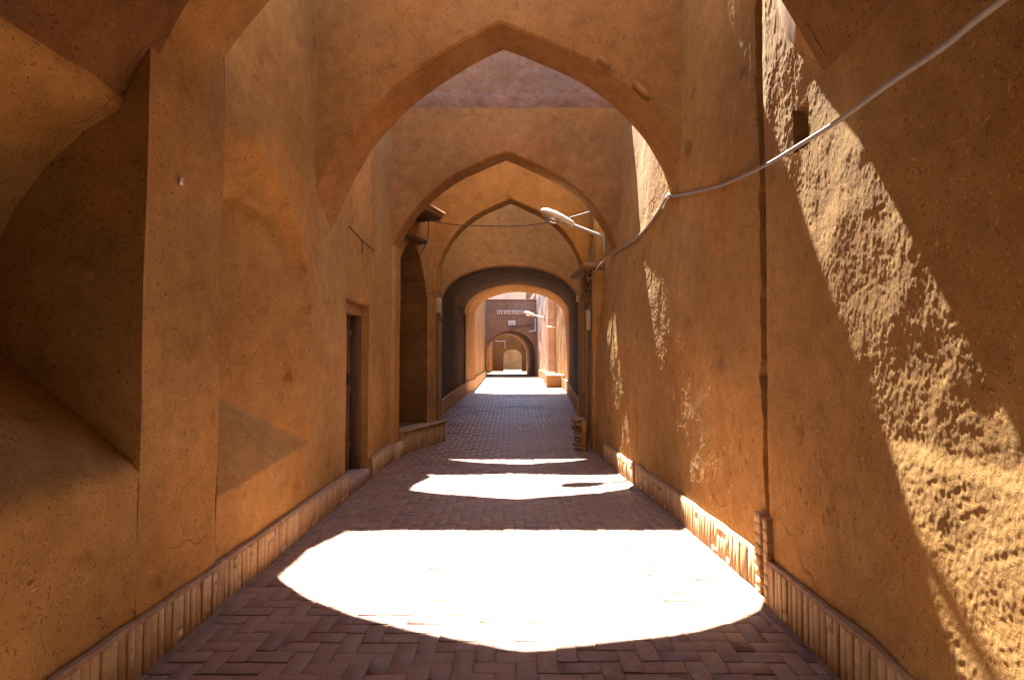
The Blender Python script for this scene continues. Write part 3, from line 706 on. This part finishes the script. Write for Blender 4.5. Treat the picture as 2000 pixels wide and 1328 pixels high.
gw = thing('gate_wall', 'brown gate wall with round arch and pierced brick frieze at the alley end', 'wall', (0, 35.5, .5))
f0 = segmental(-1.60, 1.45, 1.9, 1.9, 3.38, .3, p=2.0); f1 = segmental(-1.93, 1.08, 1.9, 1.9, 3.48, .3, p=2.0)
arch_solid('arch_wall', f0, f1, 35.5, 43.0, -2.6, 2.5, 5.30, M['mud_brown'], gw, foot=.3, ny=24, seed=191)
box('coping', -2.2, 2.0, 35.42, 35.9, 5.30, 5.36, M['mud_brown'], gw, .01)
x = -.90; k = 0
bar = box_mesh('frieze_brick', .075, .10, .27, .006); bar.materials.append(M['frieze'])
wedge = mesh_np('frieze_brick', np.array([(a * s, y, z) for y in (-.05, .05) for (a, s, z) in ((-1, .09, 0), (1, .09, 0), (1, .02, .135), (1, .09, .27), (-1, .09, .27), (-1, .02, .135))]),
                np.array([[0, 1, 7, 6], [1, 2, 8, 7], [2, 3, 9, 8], [3, 4, 10, 9], [4, 5, 11, 10], [5, 0, 6, 11]]), [[5, 4, 3, 2, 1, 0], [6, 7, 8, 9, 10, 11]], smooth=False)
wedge.materials.append(M['frieze'])
pat = 'bbwbbbwbbbwbb' + 'b'
for ch in pat:
    o = bpy.data.objects.new('frieze_brick', bar if ch == 'b' else wedge); C.objects.link(o); o.parent = gw
    o.location = Vector((x, 35.47, 4.40)) - Vector(gw.location); x += .125 if ch == 'b' else .16
# white notice with printed lines
nt_ = thing('notice_sign', 'small white notice plate fixed above the round arch on the brown wall', 'sign', (-.015, 35.46, 3.74))
box('plate', -.245, .215, 35.445, 35.465, 3.74, 4.02, M['white'], nt_, .004)
for i, (a, b_, t_) in enumerate(((-.20, -.13, .035), (-.10, .16, .012), (-.18, .17, .012), (-.19, .15, .012), (-.18, .17, .012), (-.12, .12, .012))):
    box('print_line', a, b_, 35.441, 35.4449, 3.955 - .034 * i, 3.955 - .034 * i + t_, M['conduit'], nt_, 0)
bg = thing('rooftop_building', 'pale pink upper storey showing above the brown gate wall', 'building', (0, 40, 5))
block('pale_wall', -2.6, .98, 39.8, 42.5, 5.25, 7.6, M['pale'], bg, .02, .4, 201)
block('grey_wall', 1.02, 2.4, 40.6, 42.6, 5.25, 7.4, M['mud_brown'], bg, .02, .4, 202)
tube('stair_parapet', [(1.15, 40.3, 5.6), (1.62, 40.3, 6.35), (1.9, 40.3, 6.8)], .10, M['pale'], bg, 8)
# beyond the gate
hwl = thing('mud_wall', 'mud wall with low arched doorway seen through the far round arch', 'wall', (-.4, 55, .5))
h0 = segmental(-.82, .93, 1.9, 1.9, 2.62, .3, p=2.4)
arch_solid('arch_wall', h0, h0, 55, 56.2, -4, 4, 6.0, M['mud_red'], hwl, foot=.3, ny=8, seed=211)
tag(block('mud_wall', -4, 4, 64.5, 65.5, .3, 6.5, M['mud_red'], None, .02, .6, 212), 'blank ochre mud wall closing the view at the very end', 'wall')
yl = thing('mud_wall', 'left mud wall with pilasters seen through the far round arch', 'wall', (-2, 49, .5))
slant('plaster_face', (-2.02, 43.0), (-2.15, 55.2), .3, 5.8, -1.0, M['mud_far'], yl, 213)
for y in (46.5, 51.0): block('pilaster', -2.25, -1.78, y, y + .6, .3, 5.6, M['mud_far'], yl, .01, .4, int(y))
yr = thing('mud_wall', 'right mud wall seen through the far round arch', 'wall', (1.4, 49, .5))
slant('plaster_face', (1.30, 43.0), (1.6, 55.2), .3, 5.8, 1.0, M['mud_far'], yr, 215)
tag(tube('wall_pipe', [(-1.6, 54.8, 3.40), (-.66, 54.8, 3.40), (-.66, 54.8, 3.34), (-.66, 54.8, 2.72)], .035, M['white'], None), 'white pipe bent at a right angle on the wall past the round arch', 'pipe')

# ------------------------------------------------------------------ wooden door in the left wall
dr = thing('wooden_door', 'narrow old wooden door standing ajar in its recess in left wall', 'door', (-2.03, 6.8, .14))
leaf = box('leaf', -2.075, -2.03, 6.34, 7.15, .16, 2.07, M['wood_red'], dr, .006)
for z in (.42, 1.1, 1.8):
    box('batten', -2.035, -2.012, 6.36, 7.13, z, z + .09, M['wood'], leaf, .004)
kn = tube('knocker', [(-2.012, 7.02 + .035 * math.cos(a), 1.28 + .05 * math.sin(a)) for a in np.linspace(0, 2 * math.pi, 13)], .007, M['iron'], leaf, 6)
box('knocker_plate', -2.03, -2.015, 7.0, 7.04, 1.14, 1.36, M['iron'], leaf, .003)
box('jamb', -2.10, -1.925, 7.185, 7.274, .14, 2.2, M['wood'], dr, .008, .004)
box('jamb', -2.10, -1.95, 6.302, 6.345, .14, 2.2, M['wood'], dr, .006, .003)
box('lintel', -2.10, -1.915, 6.302, 7.274, 2.075, 2.203, M['wood_pale'], dr, .010, .005)
box('threshold', -2.15, -1.80, 6.27, 7.29, -.02, .145, M['stone'], dr, .015, .006)

# ------------------------------------------------------------------ street lamps
def street_lamp(label, tip, neck, arm_end, plate, scale, group):
    """cobra-head lamp: tip and neck of the head, end of the arm at the wall, plate z range"""
    t = thing('street_lamp', label, 'street lamp', arm_end, group)
    a, b = Vector(tip), Vector(neck); d = (b - a); L = d.length; d.normalize()
    side = d.cross(Vector((0, 0, 1))).normalized(); up = side.cross(d).normalized()
    R, S = [], []
    for s, w_, hu, hd in ((0, .05, .03, .012), (.04, .085, .055, .02), (.16, .12, .085, .03), (.40, .135, .095, .035), (.65, .12, .085, .035), (.85, .085, .07, .04), (.96, .065, .058, .045), (1.0, .05, .045, .04)):
        c = a + d * (L * s); ring = []
        for k in range(16):
            u_ = 2 * math.pi * k / 16; y_ = math.sin(u_)
            ring.append(c + side * (math.cos(u_) * w_ * scale) + up * (y_ * (hu if y_ > 0 else hd) * scale))
        R.append(ring)
    hs = rings('housing', np.array(R, float), M['cream'], t, 0, angle=50)
    R = []
    for s, w_, h_ in ((.06, .03, .01), (.12, .09, .05), (.28, .11, .075), (.46, .105, .07), (.58, .08, .045), (.63, .03, .015)):
        c = a + d * (L * s) - up * (.025 * scale); R.append([c + side * (math.cos(u_) * w_ * scale) + up * (min(0, math.sin(u_)) * h_ * scale) for u_ in [2 * math.pi * k / 14 for k in range(14)]])
    rings('lens_bowl', np.array(R, float), M['glass'], hs, 0, angle=50)
    for s in (.22, .30, .38, .46):
        c = a + d * (L * s) - up * (.04 * scale)
        tube('reflector_rib', [c - side * .08 * scale, c - up * .02 * scale, c + side * .08 * scale], .008 * scale, M['iron'], hs, 6)
    tube('hinge_clip', [a + d * (L * .66) - up * .045 * scale, a + d * (L * .93) - up * .055 * scale], .014 * scale, M['steel'], hs, 6)
    tube('arm', [b - d * .06, Vector(arm_end)], .024 * scale, M['steel'], t, 10)
    x, y = arm_end[0], arm_end[1]
    box('bracket', x - .01, x + .045, y - .04, y + .04, plate[0], plate[1], M['steel'], t, .004)
    return t
street_lamp('cream street lamp on steel arm from right wall, just behind middle arch', (.47, 9.25, 3.955), (1.00, 9.22, 3.715), (1.49, 9.2, 3.52), (3.28, 3.60), 1.0, 'street lamps')
street_lamp('small distant street lamp over the sunlit floor past the tunnel', (.62, 28.7, 3.94), (1.14, 28.7, 3.80), (1.64, 28.7, 3.69), (3.48, 3.86), 1.15, 'street lamps')

# ------------------------------------------------------------------ cables, pipes, boxes
def cable(pts, r, mat, label, cat='cable', name='cable', sub=6, sides=8):
    o = tube(name, smooth_path(pts, sub), r, mat, None, sides); return tag(o, label, cat)
def x_face(y, z): return float(Xw[min(np.searchsorted(ry, y), len(ry) - 1), min(np.searchsorted(rz_, z), len(rz_) - 1)])
cable([(1.017, 1.0, 2.253), (1.149, 1.3, 2.344), (1.20, 1.45, 2.379), (1.249, 1.62, 2.407), (1.322, 1.95, 2.469), (1.374, 2.35, 2.509), (1.43, 2.8, 2.572), (1.487, 3.2, 2.636)]
      + [(1.535, 3.55, 2.70), (1.556, 3.78, 2.742)] + [(x_face(y, z) - .010, y, z) for (y, z) in ((4.05, 2.785), (4.25, 2.815), (4.8, 2.93), (5.35, 3.06))],
      .011, M['cable'], 'thick grey cable slung from the upper right corner to the right wall')
cl = tag(box('cable_clip', 1.515, 1.60, 5.50, 5.56, 3.10, 3.135, M['white'], None, .006), 'small white clip holding the cable under the largest arch', 'clip')
cable([(x_face(y, z) - .012, y, z) for (y, z) in ((5.36, 3.062), (5.55, 3.12), (5.9, 3.055), (6.5, 3.015), (7.3, 3.04), (8.0, 3.10), (8.6, 3.14))] + [ (1.43, 9.0, 3.06), (1.37, 9.42, 2.95), (1.33, 9.6, 2.90), (1.30, 9.8, 2.93)], .014, M['cable'], 'grey cable along the wall ledge from the white clip to the corner pier')
cable([(-1.62, 9.9, 3.99), (-1.456, 9.9, 3.965), (-1.2, 9.9, 3.915), (-.898, 9.9, 3.880), (0, 9.9, 3.862), (.539, 9.9, 3.91), (1.0, 9.9, 4.01), (1.44, 9.9, 4.14)], .009, M['wire'], 'thin dark wire hanging across the alley below the third arch', 'wire', 'overhead_wire')
cable([(-1.46, 9.86, 3.96), (-1.48, 9.86, 3.62), (-1.62, 9.88, 3.34), (-1.85, 9.9, 3.08), (-2.1, 9.95, 2.9)], .008, M['wire'], 'dark wire dropping from the timber eave into the pointed niche', 'wire', 'dropped_wire')
cable([(-1.95, 9.55, 2.64), (-1.75, 9.75, 2.655), (-1.55, 10.15, 2.70), (-1.44, 10.45, 2.75), (-1.40, 10.62, 2.81), (-1.36, 10.70, 2.78), (-1.355, 10.72, 2.66)], .008, M['wire'], 'dark wire looping to the grey box beside the pointed niche', 'wire', 'looped_wire')
mb = thing('meter_box', 'narrow grey meter box on the left pier of the third arch', 'box', (-1.385, 10.72, 2.40))
box('case', -1.435, -1.335, 10.66, 10.78, 2.40, 2.69, M['boxgrey'], mb, .008)
box('lid_seam', -1.39, -1.382, 10.654, 10.661, 2.42, 2.67, M['conduit'], mb, 0)
tag(tube('conduit_pipe', [(-1.38, 10.72, 2.42), (-1.385, 10.72, 1.8), (-1.372, 10.72, 1.0), (-1.375, 10.72, .0)], .024, M['conduit'], None), 'dark conduit running down from the grey meter box to the floor', 'pipe')
cable([(-1.37, 10.70, 2.42), (-1.35, 10.69, 2.30), (-1.30, 10.69, 2.22), (-1.31, 10.69, 2.17)], .012, M['wire'], 'loose wire end dangling under the grey meter box', 'wire', 'loose_wire')
tag(tube('conduit_pipe', [(1.275, 9.66, 2.25), (1.272, 9.66, 1.5), (1.262, 9.66, .7), (1.258, 9.66, 0)], .026, M['conduit'], None), 'grey conduit beside the corner pier on the right, down to the floor', 'pipe')
fb = thing('fuse_box', 'slim dusty fuse box on the conduit at the right corner pier', 'box', (1.29, 9.66, 2.0))
box('case', 1.262, 1.335, 9.60, 9.70, 2.02, 2.36, M['boxgrey'], fb, .01); box('cap', 1.257, 1.34, 9.595, 9.705, 2.362, 2.38, M['conduit'], fb, .004)
rr_ = random.Random(12)
for i in range(6):
    p = [(1.27 + rr_.uniform(-.03, .05), 9.7 + rr_.uniform(-.05, .1), 3.0 - .02 * i)]
    for k in range(6): p.append((1.27 + rr_.uniform(-.07, .07), 9.68 + rr_.uniform(-.06, .10), 2.9 - .1 * k + rr_.uniform(-.04, .04)))
    cable(p, rr_.choice((.006, .008, .010)), M['wire'] if i % 3 else M['cable'], 'tangled service wire hanging under the coping of the right corner pier', 'wire', 'tangled_wire', 4, 6)['group'] = 'tangled wires at the corner pier'
cable([(1.40, 9.9, 4.08), (1.40, 9.88, 3.7), (1.36, 9.82, 3.4), (1.28, 9.7, 3.17), (1.24, 9.62, 3.05), (1.25, 9.6, 2.8), (1.28, 9.62, 2.5)], .008, M['wire'], 'dark wire dropping from the overhead wire down past the coping', 'wire', 'dropped_wire')
ins = thing('insulator', 'small pale insulator on the pier beside the tunnel mouth', 'insulator', (1.235, 10.72, 2.62))
for k in range(3): tube('ring', [(1.235, 10.72, 2.62 + .04 * k), (1.235, 10.72, 2.645 + .04 * k)], .022, M['cream'], ins, 10)
# stack of broken bricks at the pier foot
st = thing('brick_stump', 'rough stump of stacked broken bricks at the right pier foot', 'stump', (1.14, 9.72, 0))
r = random.Random(9); z = 0
for k in range(8):
    h_ = r.uniform(.06, .085); me = box_mesh('stone_slab' if k == 7 else 'brick', r.uniform(.15, .21), r.uniform(.16, .20), h_ - .004, .012, k + 40, .012)
    o = link('stone_slab' if k == 7 else 'brick', me, M['stone'], st, local=True); o.location = (r.uniform(-.02, .02), r.uniform(-.02, .02), z); o.rotation_euler = (r.gauss(0, .03), r.gauss(0, .03), r.uniform(-.4, .4)); z += h_
o = block('upright_slab', 1.165, 1.245, 9.50, 9.62, -.02, .50, M['mud'], None, .008, .1, 231); tag(o, 'upright mud slab leaning before the brick stump at the pier', 'slab')
# far service pipes
fp = thing('wall_pipe', 'white service pipe with elbow on the corner of the brown gate wall', 'pipe', (1.42, 35.3, 3.3))
tube('riser', [(1.45, 35.3, 4.15), (1.45, 35.3, 3.35)], .035, M['white'], fp); tube('elbow', [(1.45, 35.3, 3.37), (1.05, 35.3, 3.34)], .04, M['white'], fp)
tag(tube('wall_bracket', [(1.55, 25.6, 3.04), (1.95, 25.6, 3.03)], .035, M['cream'], None), 'short pale pipe stub across the gap in far right wall', 'pipe')
cable([(-.05, 35.42, 3.42), (.0, 35.42, 3.60), (.4, 35.42, 3.62), (1.0, 35.42, 3.68), (1.44, 35.42, 3.80)], .018, M['wire'], 'thin wire over the round arch of the brown gate wall', 'wire', 'wall_wire')
tag(tube('down_pipe', [(-1.50, 18.2, 3.0), (-1.505, 18.2, 1.8), (-1.51, 18.2, .4)], .03, M['conduit'], None), 'dark pipe running down the left wall inside the tunnel', 'pipe')
# paper scrap and white dab on plaster
tag(box('paper_scrap', -1.797, -1.792, 3.035, 3.07, 2.455, 2.49, M['white'], None, 0, .004), 'tiny white paper scrap stuck on the near left pier', 'paper')
